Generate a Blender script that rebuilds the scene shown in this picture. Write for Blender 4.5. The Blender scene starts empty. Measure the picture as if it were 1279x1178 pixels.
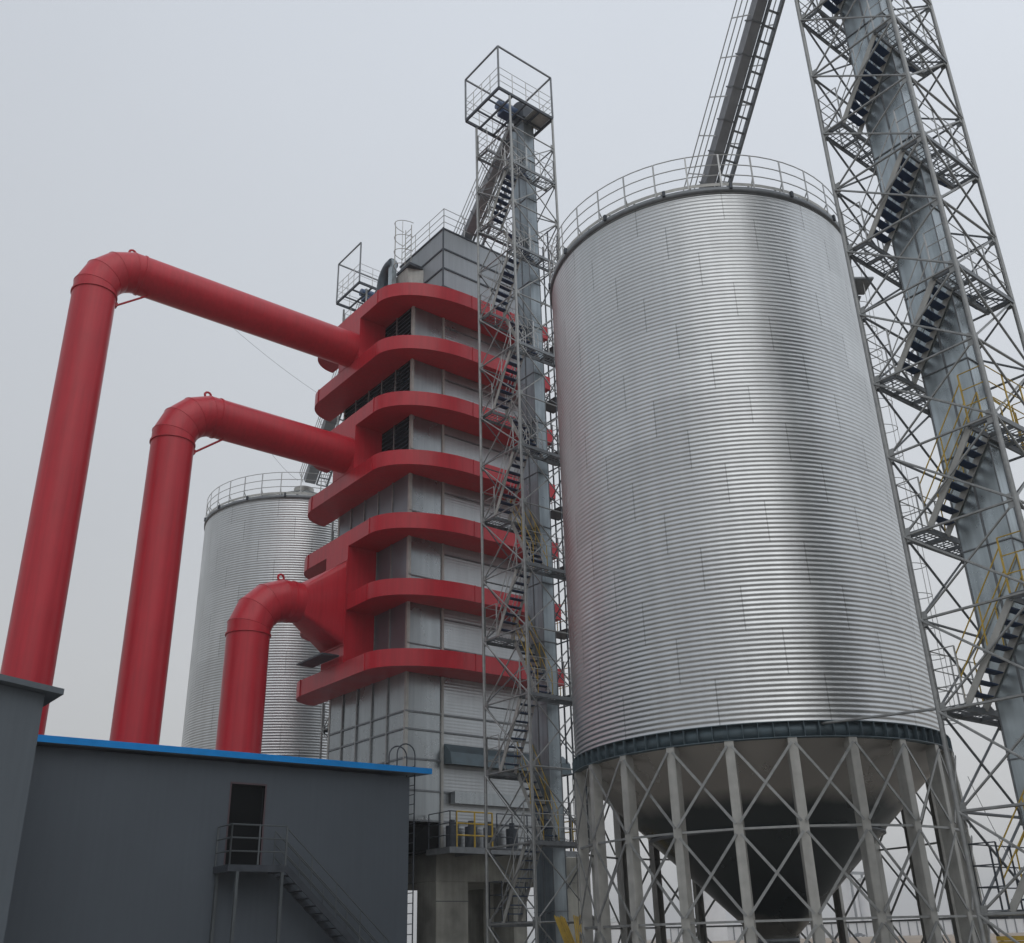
import bpy, math, random
from mathutils import Vector, Matrix
random.seed(7)
S = bpy.context.scene
C = S.collection
R = math.radians
PI = math.pi

# ------------------------------------------------------------------ camera
# world axes follow the plant: +X runs away to the right, +Y runs away to the left
PHI, PITCH, ROLL, FPX = R(38.94), .4334, -.02792, 1270.3
cam_d = bpy.data.cameras.new('camera'); cam = bpy.data.objects.new('camera', cam_d); C.objects.link(cam)
def turn(x, y, z): return Vector((x*math.cos(PHI)+y*math.sin(PHI), -x*math.sin(PHI)+y*math.cos(PHI), z))
f = turn(0, math.cos(PITCH), math.sin(PITCH)); rx = turn(1, 0, 0); up = rx.cross(f)
x2 = math.cos(ROLL)*rx + math.sin(ROLL)*up; u2 = -math.sin(ROLL)*rx + math.cos(ROLL)*up
cam.matrix_world = Matrix(((x2.x, u2.x, -f.x, 0), (x2.y, u2.y, -f.y, 0), (x2.z, u2.z, -f.z, 1.6), (0, 0, 0, 1)))
cam_d.sensor_fit = 'HORIZONTAL'; cam_d.sensor_width = 36; cam_d.lens = 36*FPX/1279
cam_d.clip_start = .1; cam_d.clip_end = 6000
S.camera = cam

# ------------------------------------------------------------------ sky and sun (overcast)
SUN_EL, SUN_AZ = R(50), R(197)
w = bpy.data.worlds.new('World'); S.world = w; w.use_nodes = True
nt = w.node_tree; N = nt.nodes; L = nt.links
bg = N['Background']
sky = N.new('ShaderNodeTexSky'); sky.sky_type = 'NISHITA'; sky.sun_disc = False
sky.sun_elevation = SUN_EL; sky.sun_rotation = SUN_AZ; sky.dust_density = 6; sky.air_density = 1.5
hs = N.new('ShaderNodeHueSaturation'); hs.inputs['Saturation'].default_value = .25; hs.inputs['Value'].default_value = .10
L.new(sky.outputs[0], hs.inputs['Color'])
tc = N.new('ShaderNodeTexCoord'); sx = N.new('ShaderNodeSeparateXYZ'); L.new(tc.outputs['Generated'], sx.inputs[0])
cr = N.new('ShaderNodeValToRGB'); L.new(sx.outputs['Z'], cr.inputs[0])
e = cr.color_ramp.elements
e[0].position = 0; e[0].color = (.69, .69, .68, 1)
e[1].position = 1; e[1].color = (.78, .83, .90, 1)
m_ = e.new(.35); m_.color = (.665, .695, .735, 1)
m_ = e.new(.75); m_.color = (.735, .785, .86, 1)
# the cloud layer is a little brighter towards the veiled sun and carries faint large clouds
dp = N.new('ShaderNodeVectorMath'); dp.operation = 'DOT_PRODUCT'; L.new(tc.outputs['Generated'], dp.inputs[0])
dp.inputs[1].default_value = (.75, -.65, .1)
ma = N.new('ShaderNodeMath'); ma.operation = 'MULTIPLY_ADD'; ma.inputs[1].default_value = .24; ma.inputs[2].default_value = .98; L.new(dp.outputs['Value'], ma.inputs[0])
nz = N.new('ShaderNodeTexNoise'); nz.inputs['Scale'].default_value = 1.6; nz.inputs['Detail'].default_value = 5; L.new(tc.outputs['Generated'], nz.inputs['Vector'])
mb = N.new('ShaderNodeMath'); mb.operation = 'MULTIPLY_ADD'; mb.inputs[1].default_value = .16; mb.inputs[2].default_value = .92; L.new(nz.outputs['Fac'], mb.inputs[0])
mc = N.new('ShaderNodeMath'); mc.operation = 'MULTIPLY'; L.new(ma.outputs[0], mc.inputs[0]); L.new(mb.outputs[0], mc.inputs[1])
sc = N.new('ShaderNodeVectorMath'); sc.operation = 'SCALE'; L.new(cr.outputs[0], sc.inputs[0]); L.new(mc.outputs[0], sc.inputs['Scale'])
mx = N.new('ShaderNodeMix'); mx.data_type = 'RGBA'; mx.inputs[0].default_value = .12
L.new(sc.outputs[0], mx.inputs[6]); L.new(hs.outputs[0], mx.inputs[7]); L.new(mx.outputs[2], bg.inputs['Color'])
bg.inputs['Strength'].default_value = 1.0
sd = bpy.data.lights.new('sun', 'SUN'); sd.energy = .5; sd.angle = R(60); sd.color = (1, .96, .9)
so = bpy.data.objects.new('sun', sd); C.objects.link(so)
dirv = Vector((-math.cos(SUN_EL)*.30, -math.cos(SUN_EL)*.954, math.sin(SUN_EL)))
so.rotation_euler = dirv.to_track_quat('Z', 'Y').to_euler()
S.view_settings.view_transform = 'Standard'; S.view_settings.look = 'None'
S.view_settings.exposure = 0; S.view_settings.gamma = 1; S.view_settings.use_curve_mapping = False
S.cycles.max_bounces = 8; S.cycles.use_denoising = True

# ------------------------------------------------------------------ materials
def mat(name, col, rough=.5, metal=0, var=.12, scale=3, bump=0, bscale=20, streak=0, rvar=.1, spec=.5, coat=0, pos='Object'):
    m = bpy.data.materials.new(name); m.use_nodes = True
    n = m.node_tree.nodes; l = m.node_tree.links; b = n['Principled BSDF']
    b.inputs['Roughness'].default_value = rough; b.inputs['Metallic'].default_value = metal
    b.inputs['Specular IOR Level'].default_value = spec; b.inputs['Coat Weight'].default_value = coat
    t = n.new('ShaderNodeTexCoord')
    z = n.new('ShaderNodeTexNoise'); z.inputs['Scale'].default_value = scale; z.inputs['Detail'].default_value = 6
    l.new(t.outputs[pos], z.inputs['Vector'])
    r = n.new('ShaderNodeMapRange'); r.inputs[1].default_value = .3; r.inputs[2].default_value = .7
    r.inputs[3].default_value = 1-var; r.inputs[4].default_value = 1+var; l.new(z.outputs['Fac'], r.inputs[0])
    fac = r.outputs[0]
    if streak:
        mp = n.new('ShaderNodeMapping'); mp.inputs['Scale'].default_value = (5, 5, .25); l.new(t.outputs[pos], mp.inputs[0])
        z2 = n.new('ShaderNodeTexNoise'); z2.inputs['Scale'].default_value = 1.5; z2.inputs['Detail'].default_value = 5; l.new(mp.outputs[0], z2.inputs['Vector'])
        r2 = n.new('ShaderNodeMapRange'); r2.inputs[1].default_value = .35; r2.inputs[2].default_value = .7
        r2.inputs[3].default_value = 1; r2.inputs[4].default_value = 1-streak; l.new(z2.outputs['Fac'], r2.inputs[0])
        mu = n.new('ShaderNodeMath'); mu.operation = 'MULTIPLY'; l.new(fac, mu.inputs[0]); l.new(r2.outputs[0], mu.inputs[1]); fac = mu.outputs[0]
    s = n.new('ShaderNodeVectorMath'); s.operation = 'SCALE'; s.inputs[0].default_value = col; l.new(fac, s.inputs['Scale'])
    l.new(s.outputs[0], b.inputs['Base Color'])
    rr = n.new('ShaderNodeMapRange'); rr.inputs[1].default_value = .3; rr.inputs[2].default_value = .7
    rr.inputs[3].default_value = max(.02, rough-rvar); rr.inputs[4].default_value = min(1, rough+rvar)
    l.new(z.outputs['Fac'], rr.inputs[0]); l.new(rr.outputs[0], b.inputs['Roughness'])
    if bump:
        z3 = n.new('ShaderNodeTexNoise'); z3.inputs['Scale'].default_value = bscale; z3.inputs['Detail'].default_value = 4
        l.new(t.outputs[pos], z3.inputs['Vector'])
        bp = n.new('ShaderNodeBump'); bp.inputs['Strength'].default_value = bump; bp.inputs['Distance'].default_value = .02
        l.new(z3.outputs['Fac'], bp.inputs['Height']); l.new(bp.outputs[0], b.inputs['Normal'])
    return m

def wavy(name, col, rough, metal, period, axis='Z', depth=.02, **k):
    """sheet metal with rolled ribs along one axis (bump only, for ribs a few millimetres deep)"""
    m = mat(name, col, rough, metal, **k); n = m.node_tree.nodes; l = m.node_tree.links; b = n['Principled BSDF']
    t = n.new('ShaderNodeTexCoord'); wv = n.new('ShaderNodeTexWave'); wv.wave_type = 'BANDS'; wv.bands_direction = axis
    wv.inputs['Scale'].default_value = 2*PI/(20*period); l.new(t.outputs['Object'], wv.inputs['Vector'])
    bp = n.new('ShaderNodeBump'); bp.inputs['Strength'].default_value = .8; bp.inputs['Distance'].default_value = depth
    l.new(wv.outputs['Fac'], bp.inputs['Height']); l.new(bp.outputs[0], b.inputs['Normal'])
    return m

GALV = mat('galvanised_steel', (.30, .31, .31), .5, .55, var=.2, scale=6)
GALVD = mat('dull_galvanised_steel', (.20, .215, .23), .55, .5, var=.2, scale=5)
GALVL = mat('pale_galvanised_steel', (.42, .42, .40), .55, .3, var=.14, scale=4, streak=.15)
RAIL = mat('rail_steel', (.45, .46, .46), .45, .5, var=.1)
DARKS = mat('dark_steel', (.055, .065, .08), .55, .3, var=.25, scale=4)
TREAD = mat('tread_steel', (.03, .06, .13), .55, .3, var=.3, scale=5)
RED = mat('red_paint', (.48, .019, .034), .36, 0, var=.07, scale=.9, streak=.16, rvar=.06, spec=.4, bump=.04, bscale=2)
YEL = mat('yellow_paint', (.50, .34, .05), .45, 0, var=.2, scale=5)
BLUE = mat('blue_roof_paint', (.006, .24, .66), .5, 0, spec=.25, var=.08, scale=2)
BLUED = mat('blue_grey_paint', (.055, .075, .095), .45, .2, var=.2, scale=3)
CONC = mat('concrete', (.27, .268, .24), .9, 0, var=.38, scale=1.0, streak=.15, bump=.4, bscale=9)
TOPS = mat('bounce_roof_sheet', (.22, .27, .33), .5, 0, var=.12, scale=1)  # roof top made pale to bounce more light onto the red pipes
REFL_PAD = mat('reflected_dark_pad', (.009, .011, .013), .8, 0, var=.3, scale=2)
RINGB = mat('weathered_ring_paint', (.085, .12, .14), .5, .3, var=.25, scale=2.5)
SHAFT = mat('dark_elevator_casing', (.30, .345, .375), .34, .75, var=.2, scale=1.1, streak=.25, bump=.2, bscale=1.3)
MOTOR = mat('motor_blue', (.03,.07,.16), .4, 0)
BLACK = mat('black_fill', (.006, .007, .008), .9, 0, var=.1, spec=.05)
SLATE = wavy('slate_cladding', (.090, .108, .130), .6, 0, .21, 'X', .0012, var=.05, scale=.5, streak=.06, spec=.3)
SLATEL = wavy('pale_slate_cladding', (.105, .125, .145), .6, 0, .21, 'X', .0018, spec=.3, var=.06, scale=.5, streak=.08)
PANEL = mat('smooth_steel_panel', (.31, .335, .35), .28, .85, var=.10, scale=.5, streak=.16, bump=.08, bscale=.8)
MIRR = mat('bright_sheet_panel', (.20, .22, .25), .38, .5, var=.12, scale=.8, bump=.25, bscale=.7)
RIBB = wavy('ribbed_steel_sheet', (.38, .40, .415), .36, .85, .115, 'Z', .003, var=.08, scale=.6, streak=.1)
BOXP = mat('grey_box_panel', (.34, .37, .40), .55, .4, var=.08, scale=.7, streak=.12)
LOUV = mat('louver_steel', (.028, .045, .065), .45, .4, var=.2, scale=3)
TRUNK = mat('elevator_casing', (.44, .50, .53), .30, .8, var=.2, scale=1.1, streak=.25, bump=.3, bscale=1.3)
TRUNKL = mat('conveyor_casing', (.27, .28, .30), .5, .4, var=.14, scale=1.3, streak=.1)
CONE = mat('hopper_sheet', (.50, .485, .46), .30, .85, var=.06, scale=.7, streak=.08, rvar=.04)
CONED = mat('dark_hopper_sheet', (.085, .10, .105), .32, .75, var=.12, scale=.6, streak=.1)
# hopper cone tone by height: pale top, darker below an uneven edge, pale outlet end
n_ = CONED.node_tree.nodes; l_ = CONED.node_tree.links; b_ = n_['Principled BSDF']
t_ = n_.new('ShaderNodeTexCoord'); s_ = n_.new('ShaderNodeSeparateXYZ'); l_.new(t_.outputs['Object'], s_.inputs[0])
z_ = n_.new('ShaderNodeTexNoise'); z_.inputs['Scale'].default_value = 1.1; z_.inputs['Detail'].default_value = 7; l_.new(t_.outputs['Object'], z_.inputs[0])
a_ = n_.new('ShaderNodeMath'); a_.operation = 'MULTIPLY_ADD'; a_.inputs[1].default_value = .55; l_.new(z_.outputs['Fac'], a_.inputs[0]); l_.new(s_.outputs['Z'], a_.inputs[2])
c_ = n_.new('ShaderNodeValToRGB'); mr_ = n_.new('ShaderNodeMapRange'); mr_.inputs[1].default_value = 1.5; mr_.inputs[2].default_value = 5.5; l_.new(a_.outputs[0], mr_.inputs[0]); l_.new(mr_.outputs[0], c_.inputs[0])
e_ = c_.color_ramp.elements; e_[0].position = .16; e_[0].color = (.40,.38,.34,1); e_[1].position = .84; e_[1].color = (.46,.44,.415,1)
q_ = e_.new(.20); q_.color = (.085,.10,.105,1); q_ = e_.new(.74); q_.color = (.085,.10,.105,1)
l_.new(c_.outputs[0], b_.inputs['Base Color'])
WHITE = mat('white_sheet', (.75, .76, .78), .5, 0, var=.06, scale=.3)
DIRT = mat('dry_ground', (.26, .20, .14), .95, 0, var=.35, scale=.05, bump=.3, bscale=1)
YARD = mat('concrete_yard', (.27, .25, .225), .9, 0, var=.2, scale=.4, bump=.2, bscale=3)
TYRE = mat('rubber', (.02, .02, .02), .8)
GLASS = mat('car_glass', (.03, .035, .04), .1, 0)
CARP = mat('car_paint', (.10, .12, .15), .3, .3)

def silo_mat():
    m = bpy.data.materials.new('corrugated_silo_sheet'); m.use_nodes = True
    n = m.node_tree.nodes; l = m.node_tree.links; b = n['Principled BSDF']
    b.inputs['Metallic'].default_value = 1
    uv = n.new('ShaderNodeUVMap'); uv.uv_map = 'sheets'
    sp = n.new('ShaderNodeSeparateXYZ'); l.new(uv.outputs[0], sp.inputs[0])
    def M(op, a, b_=None, c_=None):
        q = n.new('ShaderNodeMath'); q.operation = op
        for i_, v_ in enumerate((a, b_, c_)):
            if v_ is None: continue
            if isinstance(v_, (int, float)): q.inputs[i_].default_value = v_
            else: l.new(v_, q.inputs[i_])
        return q.outputs[0]
    row = M('FLOOR', M('DIVIDE', sp.outputs['Y'], 1.0344))
    col = M('ADD', M('DIVIDE', sp.outputs['X'], 2.408), M('MULTIPLY', row, .3334))
    lap = M('LESS_THAN', M('FRACT', col), .011)
    cb = n.new('ShaderNodeCombineXYZ'); l.new(M('FLOOR', col), cb.inputs[0]); l.new(row, cb.inputs[1])
    wn = n.new('ShaderNodeTexWhiteNoise'); wn.noise_dimensions = '2D'; l.new(cb.outputs[0], wn.inputs['Vector'])
    tone = M('MULTIPLY', M('MULTIPLY_ADD', wn.outputs['Value'], .07, .575), M('MULTIPLY_ADD', lap, -.38, 1))
    cc = n.new('ShaderNodeCombineColor'); l.new(tone, cc.inputs[0]); l.new(M('MULTIPLY', tone, 1.03), cc.inputs[1]); l.new(M('MULTIPLY', tone, 1.045), cc.inputs[2])
    t = n.new('ShaderNodeTexCoord'); z = n.new('ShaderNodeTexNoise'); z.inputs['Scale'].default_value = .7; z.inputs['Detail'].default_value = 6
    l.new(t.outputs['Object'], z.inputs[0])
    mp = n.new('ShaderNodeMapping'); mp.inputs['Scale'].default_value = (1.5, .08, 1); l.new(uv.outputs[0], mp.inputs[0])
    z2 = n.new('ShaderNodeTexNoise'); z2.inputs['Scale'].default_value = 2; z2.inputs['Detail'].default_value = 5; l.new(mp.outputs[0], z2.inputs[0])
    a = n.new('ShaderNodeMath'); a.operation = 'MULTIPLY_ADD'; a.inputs[1].default_value = .25; a.inputs[2].default_value = .76; l.new(z2.outputs['Fac'], a.inputs[0])
    s = n.new('ShaderNodeVectorMath'); s.operation = 'SCALE'; l.new(cc.outputs[0], s.inputs[0]); l.new(a.outputs[0], s.inputs['Scale'])
    l.new(s.outputs[0], b.inputs['Base Color'])
    r = n.new('ShaderNodeMapRange'); r.inputs[1].default_value = .3; r.inputs[2].default_value = .7; r.inputs[3].default_value = .31; r.inputs[4].default_value = .43
    l.new(z.outputs['Fac'], r.inputs[0]); l.new(r.outputs[0], b.inputs['Roughness'])
    return m
SILO = silo_mat()

# ------------------------------------------------------------------ mesh builder
class MB:
    def __init__(s): s.v = []; s.f = []; s.sm = []
    def add(s, vs, fs, smooth=False):
        k = len(s.v); s.v += [tuple(p) for p in vs]; s.f += [tuple(i+k for i in q) for q in fs]; s.sm += [smooth]*len(fs)
    def box(s, x0, x1, y0, y1, z0, z1):
        s.add([(x0,y0,z0),(x1,y0,z0),(x1,y1,z0),(x0,y1,z0),(x0,y0,z1),(x1,y0,z1),(x1,y1,z1),(x0,y1,z1)],
              [(0,3,2,1),(4,5,6,7),(0,1,5,4),(1,2,6,5),(2,3,7,6),(3,0,4,7)])
        return s
    def bar(s, p, q, w, h=None, upv=(0,0,1)):
        """rectangular bar from p to q"""
        p, q = Vector(p), Vector(q); h = h or w; d = (q-p).normalized(); U = Vector(upv)
        if abs(d.dot(U)) > .98: U = Vector((0,1,0))
        a = d.cross(U).normalized()*w/2; b = a.cross(d).normalized()*h/2
        c = [p-a-b, p+a-b, p+a+b, p-a+b, q-a-b, q+a-b, q+a+b, q-a+b]
        s.add(c, [(0,3,2,1),(4,5,6,7),(0,1,5,4),(1,2,6,5),(2,3,7,6),(3,0,4,7)]); return s
    def tube(s, pts, r, n=8, cap=True):
        pts = [Vector(p) for p in pts]; rings = []; base = len(s.v); ref = None
        for i, p in enumerate(pts):
            if i == 0: d = (pts[1]-p).normalized()
            elif i == len(pts)-1: d = (p-pts[i-1]).normalized()
            else: d = ((pts[i+1]-p).normalized()+(p-pts[i-1]).normalized()).normalized()
            if ref is None:
                ref = Vector((0,0,1)) if abs(d.z) < .9 else Vector((1,0,0))
            a = (ref-d*ref.dot(d)).normalized(); b = d.cross(a); ref = a
            k = 1
            if 0 < i < len(pts)-1:
                k = 1/max(.5, d.dot((pts[i+1]-p).normalized()))
            bend = None
            for j in range(n):
                t = 2*PI*j/n; s.v.append(tuple(p+(a*math.cos(t)+b*math.sin(t))*r))
        for i in range(len(pts)-1):
            for j in range(n):
                s.f.append((base+i*n+j, base+i*n+(j+1)%n, base+(i+1)*n+(j+1)%n, base+(i+1)*n+j)); s.sm.append(n > 6)
        if cap:
            a = s.v[base:base+n]; b = s.v[base+(len(pts)-1)*n:base+len(pts)*n]; k = len(s.v); s.v += a+b
            s.f.append(tuple(k+j for j in range(n))[::-1]); s.sm.append(False)
            s.f.append(tuple(k+n+j for j in range(n))); s.sm.append(False)
        return s
    def revolve(s, prof, cx, cy, n=96, smooth=True, a0=0, a1=2*PI):
        full = abs(a1-a0-2*PI) < 1e-6; m = n if full else n+1; base = len(s.v)
        for (r, z) in prof:
            for j in range(m):
                t = a0+(a1-a0)*j/n; s.v.append((cx+r*math.cos(t), cy+r*math.sin(t), z))
        for i in range(len(prof)-1):
            for j in range(n):
                j2 = (j+1) % m
                s.f.append((base+i*m+j, base+i*m+j2, base+(i+1)*m+j2, base+(i+1)*m+j)); s.sm.append(smooth)
        return s
    def prism(s, outline, z0, z1, smooth=False):
        n = len(outline); vs = [(x,y,z0) for x,y in outline]+[(x,y,z1) for x,y in outline]
        s.add(vs, [tuple(range(n))[::-1], tuple(range(n,2*n))]); s.add(vs, [(i,(i+1)%n,n+(i+1)%n,n+i) for i in range(n)]); return s
    def ring(s, c, r, h, n=18, off=0):
        pts = [(c[0]+r*math.cos(2*PI*i/n+off), c[1]+r*math.sin(2*PI*i/n+off), c[2]) for i in range(n+1)]
        s.tube(pts, h, 5, False); return s
    def build(s, name, m, parent=None, smooth=None, bevel=0):
        me = bpy.data.meshes.new(name); me.from_pydata(s.v, [], s.f); me.materials.append(m)
        for p, k in zip(me.polygons, s.sm): p.use_smooth = k
        me.update()
        o = bpy.data.objects.new(name, me); C.objects.link(o)
        if parent: o.parent = parent
        if bevel:
            b = o.modifiers.new('bevel', 'BEVEL'); b.width = bevel; b.segments = 2; b.limit_method = 'ANGLE'
        return o

def thing(name, label, cat, loc=(0,0,0), group=None):
    o = bpy.data.objects.new(name, None); C.objects.link(o); o.location = loc; o.empty_display_size = .5
    o['label'] = label; o['category'] = cat
    if group: o['group'] = group
    return o
def tag(o, label, cat, group=None):
    o['label'] = label; o['category'] = cat
    if group: o['group'] = group
    return o
def struct(o, kind='structure'): o['kind'] = kind; return o
def kids(o): return [c for c in bpy.data.objects if c.parent == o]
def copy_tree(o, parent=None):
    c = o.copy(); C.objects.link(c); c.parent = parent
    for ch in kids(o): copy_tree(ch, c)
    return c

# ------------------------------------------------------------------ ground
g = MB(); g.add([(-1500,-1500,0),(1500,-1500,0),(1500,1500,0),(-1500,1500,0)], [(0,1,2,3)])
struct(g.build('ground', DIRT))
g = MB(); g.add([(-30,-30,.006),(60,-30,.006),(60,75,.006),(-30,75,.006)], [(0,1,2,3)])
struct(g.build('yard_paving', YARD))

for px_, py_, pr_ in ((21.48, 17.02, 2.2), (24.2, 49.0, 2.4)):  # unseen near-black discs added under the hoppers to darken the cones' reflection
    g = MB(); g.revolve([(.01,.014),(pr_,.014)], px_, py_, 48, smooth=False); struct(g.build('added_dark_pad', REFL_PAD))
# ------------------------------------------------------------------ hopper silo
SX, SY, SR = 21.48, 17.02, 4.6
ZB, ZT = 5.74, 20.22
def make_silo(label):
    t = thing('hopper_silo', label, 'silo', group='corrugated steel hopper silos')
    # corrugated wall, rolled rings as real geometry
    nc, ns, na = 126, 6, 240
    m = MB(); prof = []
    for i in range(nc*ns+1):
        z = ZB+(ZT-ZB)*i/(nc*ns); prof.append((SR-.009+.0085*math.sin(2*PI*i/ns), z))
    m.revolve(prof, 0, 0, na)
    o = m.build('silo_wall', SILO, t)
    uvl = o.data.uv_layers.new(name='sheets')
    import numpy as np
    nl = len(o.data.loops); vi = np.empty(nl, dtype=np.int32); o.data.loops.foreach_get('vertex_index', vi)
    ang = (vi % na)/na*2*PI*SR
    # keep the last column of faces from wrapping back to zero
    q = ang.reshape(-1, 4); big = q.max(1)-q.min(1) > SR; q[big] = np.where(q[big] < 1, q[big]+2*PI*SR, q[big])
    zz = (vi//na)/(nc*ns)*(ZT-ZB)
    uvl.data.foreach_set('uv', np.stack([q.reshape(-1), zz], 1).astype(np.float32).ravel())
    # eaves, roof
    MB().revolve([(SR-.06,ZT-.12),(SR+.05,ZT-.12),(SR+.06,ZT+.02),(SR-.05,ZT+.03)], 0, 0, 120).build('eaves_ring', GALVD, t)
    rf = MB().revolve([(SR+.02,ZT+.03),(.5,ZT+2.05),(.5,ZT+2.35),(0.01,ZT+2.4)], 0, 0, 72, smooth=False).build('roof', GALVL, t)
    m = MB(); m.bar((SR,0,ZT+.06),(.5,0,ZT+2.08),.05,.06); st = m.build('roof_rib', GALV, rf)
    for k in range(1,36): c = st.copy(); C.objects.link(c); c.rotation_euler[2] = 2*PI*k/36
    # ring beam with stiffeners
    rb = MB().revolve([(SR-.10,ZB-.31),(SR-.02,ZB-.31),(SR-.02,ZB),(SR-.1,ZB)], 0, 0, 144)
    rb.revolve([(SR-.10,ZB-.335),(SR+.09,ZB-.335),(SR+.09,ZB-.315),(SR-.1,ZB-.315)], 0, 0, 144)
    rb.revolve([(SR-.10,ZB+.0),(SR+.07,ZB+.0),(SR+.07,ZB+.018),(SR-.1,ZB+.018)], 0, 0, 144)
    rbo = rb.build('ring_beam', RINGB, t)
    m = MB(); m.bar((SR+.03,0,ZB-.315),(SR+.03,0,ZB),.10,.012,(0,1,0)); st = m.build('stiffener', RINGB, rbo)
    for k in range(1,90): c = st.copy(); C.objects.link(c); c.rotation_euler[2] = 2*PI*k/90
    # hopper
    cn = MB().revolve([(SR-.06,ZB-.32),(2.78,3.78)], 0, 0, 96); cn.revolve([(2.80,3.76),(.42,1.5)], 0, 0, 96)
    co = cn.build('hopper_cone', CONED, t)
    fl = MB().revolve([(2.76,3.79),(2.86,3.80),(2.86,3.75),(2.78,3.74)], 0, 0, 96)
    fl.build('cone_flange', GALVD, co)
    MB().revolve([(.42,1.52),(.50,1.52),(.50,1.42),(.36,1.42),(.36,.95),(.05,.95)], 0, 0, 32).build('outlet', GALVD, t)
    # legs and bracing
    nl_, a0 = 22, ANG0
    pts = [(math.cos(a0+2*PI*k/nl_), math.sin(a0+2*PI*k/nl_)) for k in range(nl_)]
    zs = [ZB-.34, 3.62, 1.86, .12]
    for k in range(nl_):
        c, s_ = pts[k]; rr = SR+.0
        m = MB()
        # channel section leg: web and two flanges
        m.bar(((rr+.07)*c,(rr+.07)*s_,.03),((rr+.07)*c,(rr+.07)*s_,ZB-.335),.18,.012,(c,s_,0))
        for sg in (-1,1):
            ox, oy = -s_*sg*.095, c*sg*.095
            m.bar(((rr-.045)*c+ox,(rr-.045)*s_+oy,.03),((rr-.045)*c+ox,(rr-.045)*s_+oy,ZB-.335),.010,.23,(c,s_,0))
        lg = m.build('leg', GALVL, t)
        m = MB(); m.bar((rr*c,rr*s_,0.006),(rr*c,rr*s_,.03),.42,.42,(c,s_,0)); m.build('base_plate', GALVD, lg)
    for k in range(nl_):
        (c1,s1),(c2,s2) = pts[k], pts[(k+1)%nl_]; r1 = SR+.05
        for i in range(3):
            za, zb_ = zs[i], zs[i+1]
            m = MB(); r2 = r1+.085
            e1, e2 = .03, .97
            def PT(t_, z, rr): return ((c1+(c2-c1)*t_)*rr, (s1+(s2-s1)*t_)*rr, z)
            m.bar(PT(e1,za-.10,r2-.05),PT(e2,zb_+.10,r2-.05),.055,.02,(c1+c2,s1+s2,0))
            m.bar(PT(e1,zb_+.10,r2),PT(e2,za-.10,r2),.055,.02,(c1+c2,s1+s2,0))
            m.build('cross_brace', GALV, t)
            if i < 2:
                m = MB(); m.bar(PT(.02,zb_,r2-.1),PT(.98,zb_,r2-.1),.05,.045); m.build('tie_bar', GALV, t)
    # roof edge guard rail
    m = MB()
    for h in (.38,.74,1.1): m.ring((0,0,ZT+.08+h), SR+.02, .016, 72)
    gr = m.build('guard_rail', RAIL, t)
    m = MB().revolve([(SR+.0,ZT+.10),(SR+.0,ZT+.20),(SR+.006,ZT+.20),(SR+.006,ZT+.10)], 0, 0, 72); m.build('toe_board', GALVL, gr)
    for k in range(32):
        a = 2*PI*(k+.5)/32; c, s_ = math.cos(a), math.sin(a)
        m = MB(); m.bar(((SR+.03)*c,(SR+.03)*s_,ZT-.02),((SR+.03)*c,(SR+.03)*s_,ZT+1.18),.045,.02,(c,s_,0))
        m.bar(((SR-.18)*c,(SR-.18)*s_,ZT+.12),((SR+.03)*c,(SR+.03)*s_,ZT+.42),.03,.02)
        m.build('post', RAIL, gr)
        if k % 2 == 0:
            m = MB(); b_ = a+.05; c, s_ = math.cos(b_), math.sin(b_)
            m.bar(((SR+.07)*c,(SR+.07)*s_,ZT-.06),((SR+.07)*c,(SR+.07)*s_,ZT+.12),.08,.08,(c,s_,0)); m.build('clip', DARKS, gr)
    return t
# leg angles are measured from the line silo axis -> camera
to_cam = math.atan2(-SY, -SX)
ANG0 = to_cam + R(-6.3)
silo = make_silo('large corrugated steel silo on braced legs with grey hopper cone, nearest the camera')
silo.location = (SX, SY, 0)
silo_b = copy_tree(silo)
silo_b['label'] = 'distant corrugated steel silo partly hidden behind the red pipes'
silo_b.location = (24.2, 49.0, 0); silo_b.scale = (1.13,)*3

sa = math.atan2(-.60, .80); sl = (math.cos(sa), math.sin(sa)); tn = (-sl[1], sl[0])
m = MB(); hp = MB()
for k in (-.23,.23):
    m.tube([((SR+.22)*sl[0]+tn[0]*k,(SR+.22)*sl[1]+tn[1]*k,5.2),((SR+.22)*sl[0]+tn[0]*k,(SR+.22)*sl[1]+tn[1]*k,ZT+1.2)], .02, 6)
for j in range(51): z = 5.3+.3*j; m.tube([((SR+.22)*sl[0]-tn[0]*.23,(SR+.22)*sl[1]-tn[1]*.23,z),((SR+.22)*sl[0]+tn[0]*.23,(SR+.22)*sl[1]+tn[1]*.23,z)], .012, 4)
ldr = m.build('side_ladder', RAIL, silo)
for j in range(18):
    z = 6.5+.86*j; m = MB()
    m.tube([((SR+.22+.62*math.sin(a))*sl[0]+tn[0]*.34*math.cos(a),(SR+.22+.62*math.sin(a))*sl[1]+tn[1]*.34*math.cos(a),z) for a in [PI*i/8 for i in range(9)]], .013, 4); m.build('cage_hoop', RAIL, ldr)
m = MB()
for a in (PI*.2,PI*.5,PI*.8):
    x_, y_ = (SR+.22+.62*math.sin(a))*sl[0]+tn[0]*.34*math.cos(a), (SR+.22+.62*math.sin(a))*sl[1]+tn[1]*.34*math.cos(a); m.tube([(x_,y_,6.5),(x_,y_,21.1)], .012, 4)
m.build('cage_strips', RAIL, ldr)
m = MB(); c_ = SR+.02
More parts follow.
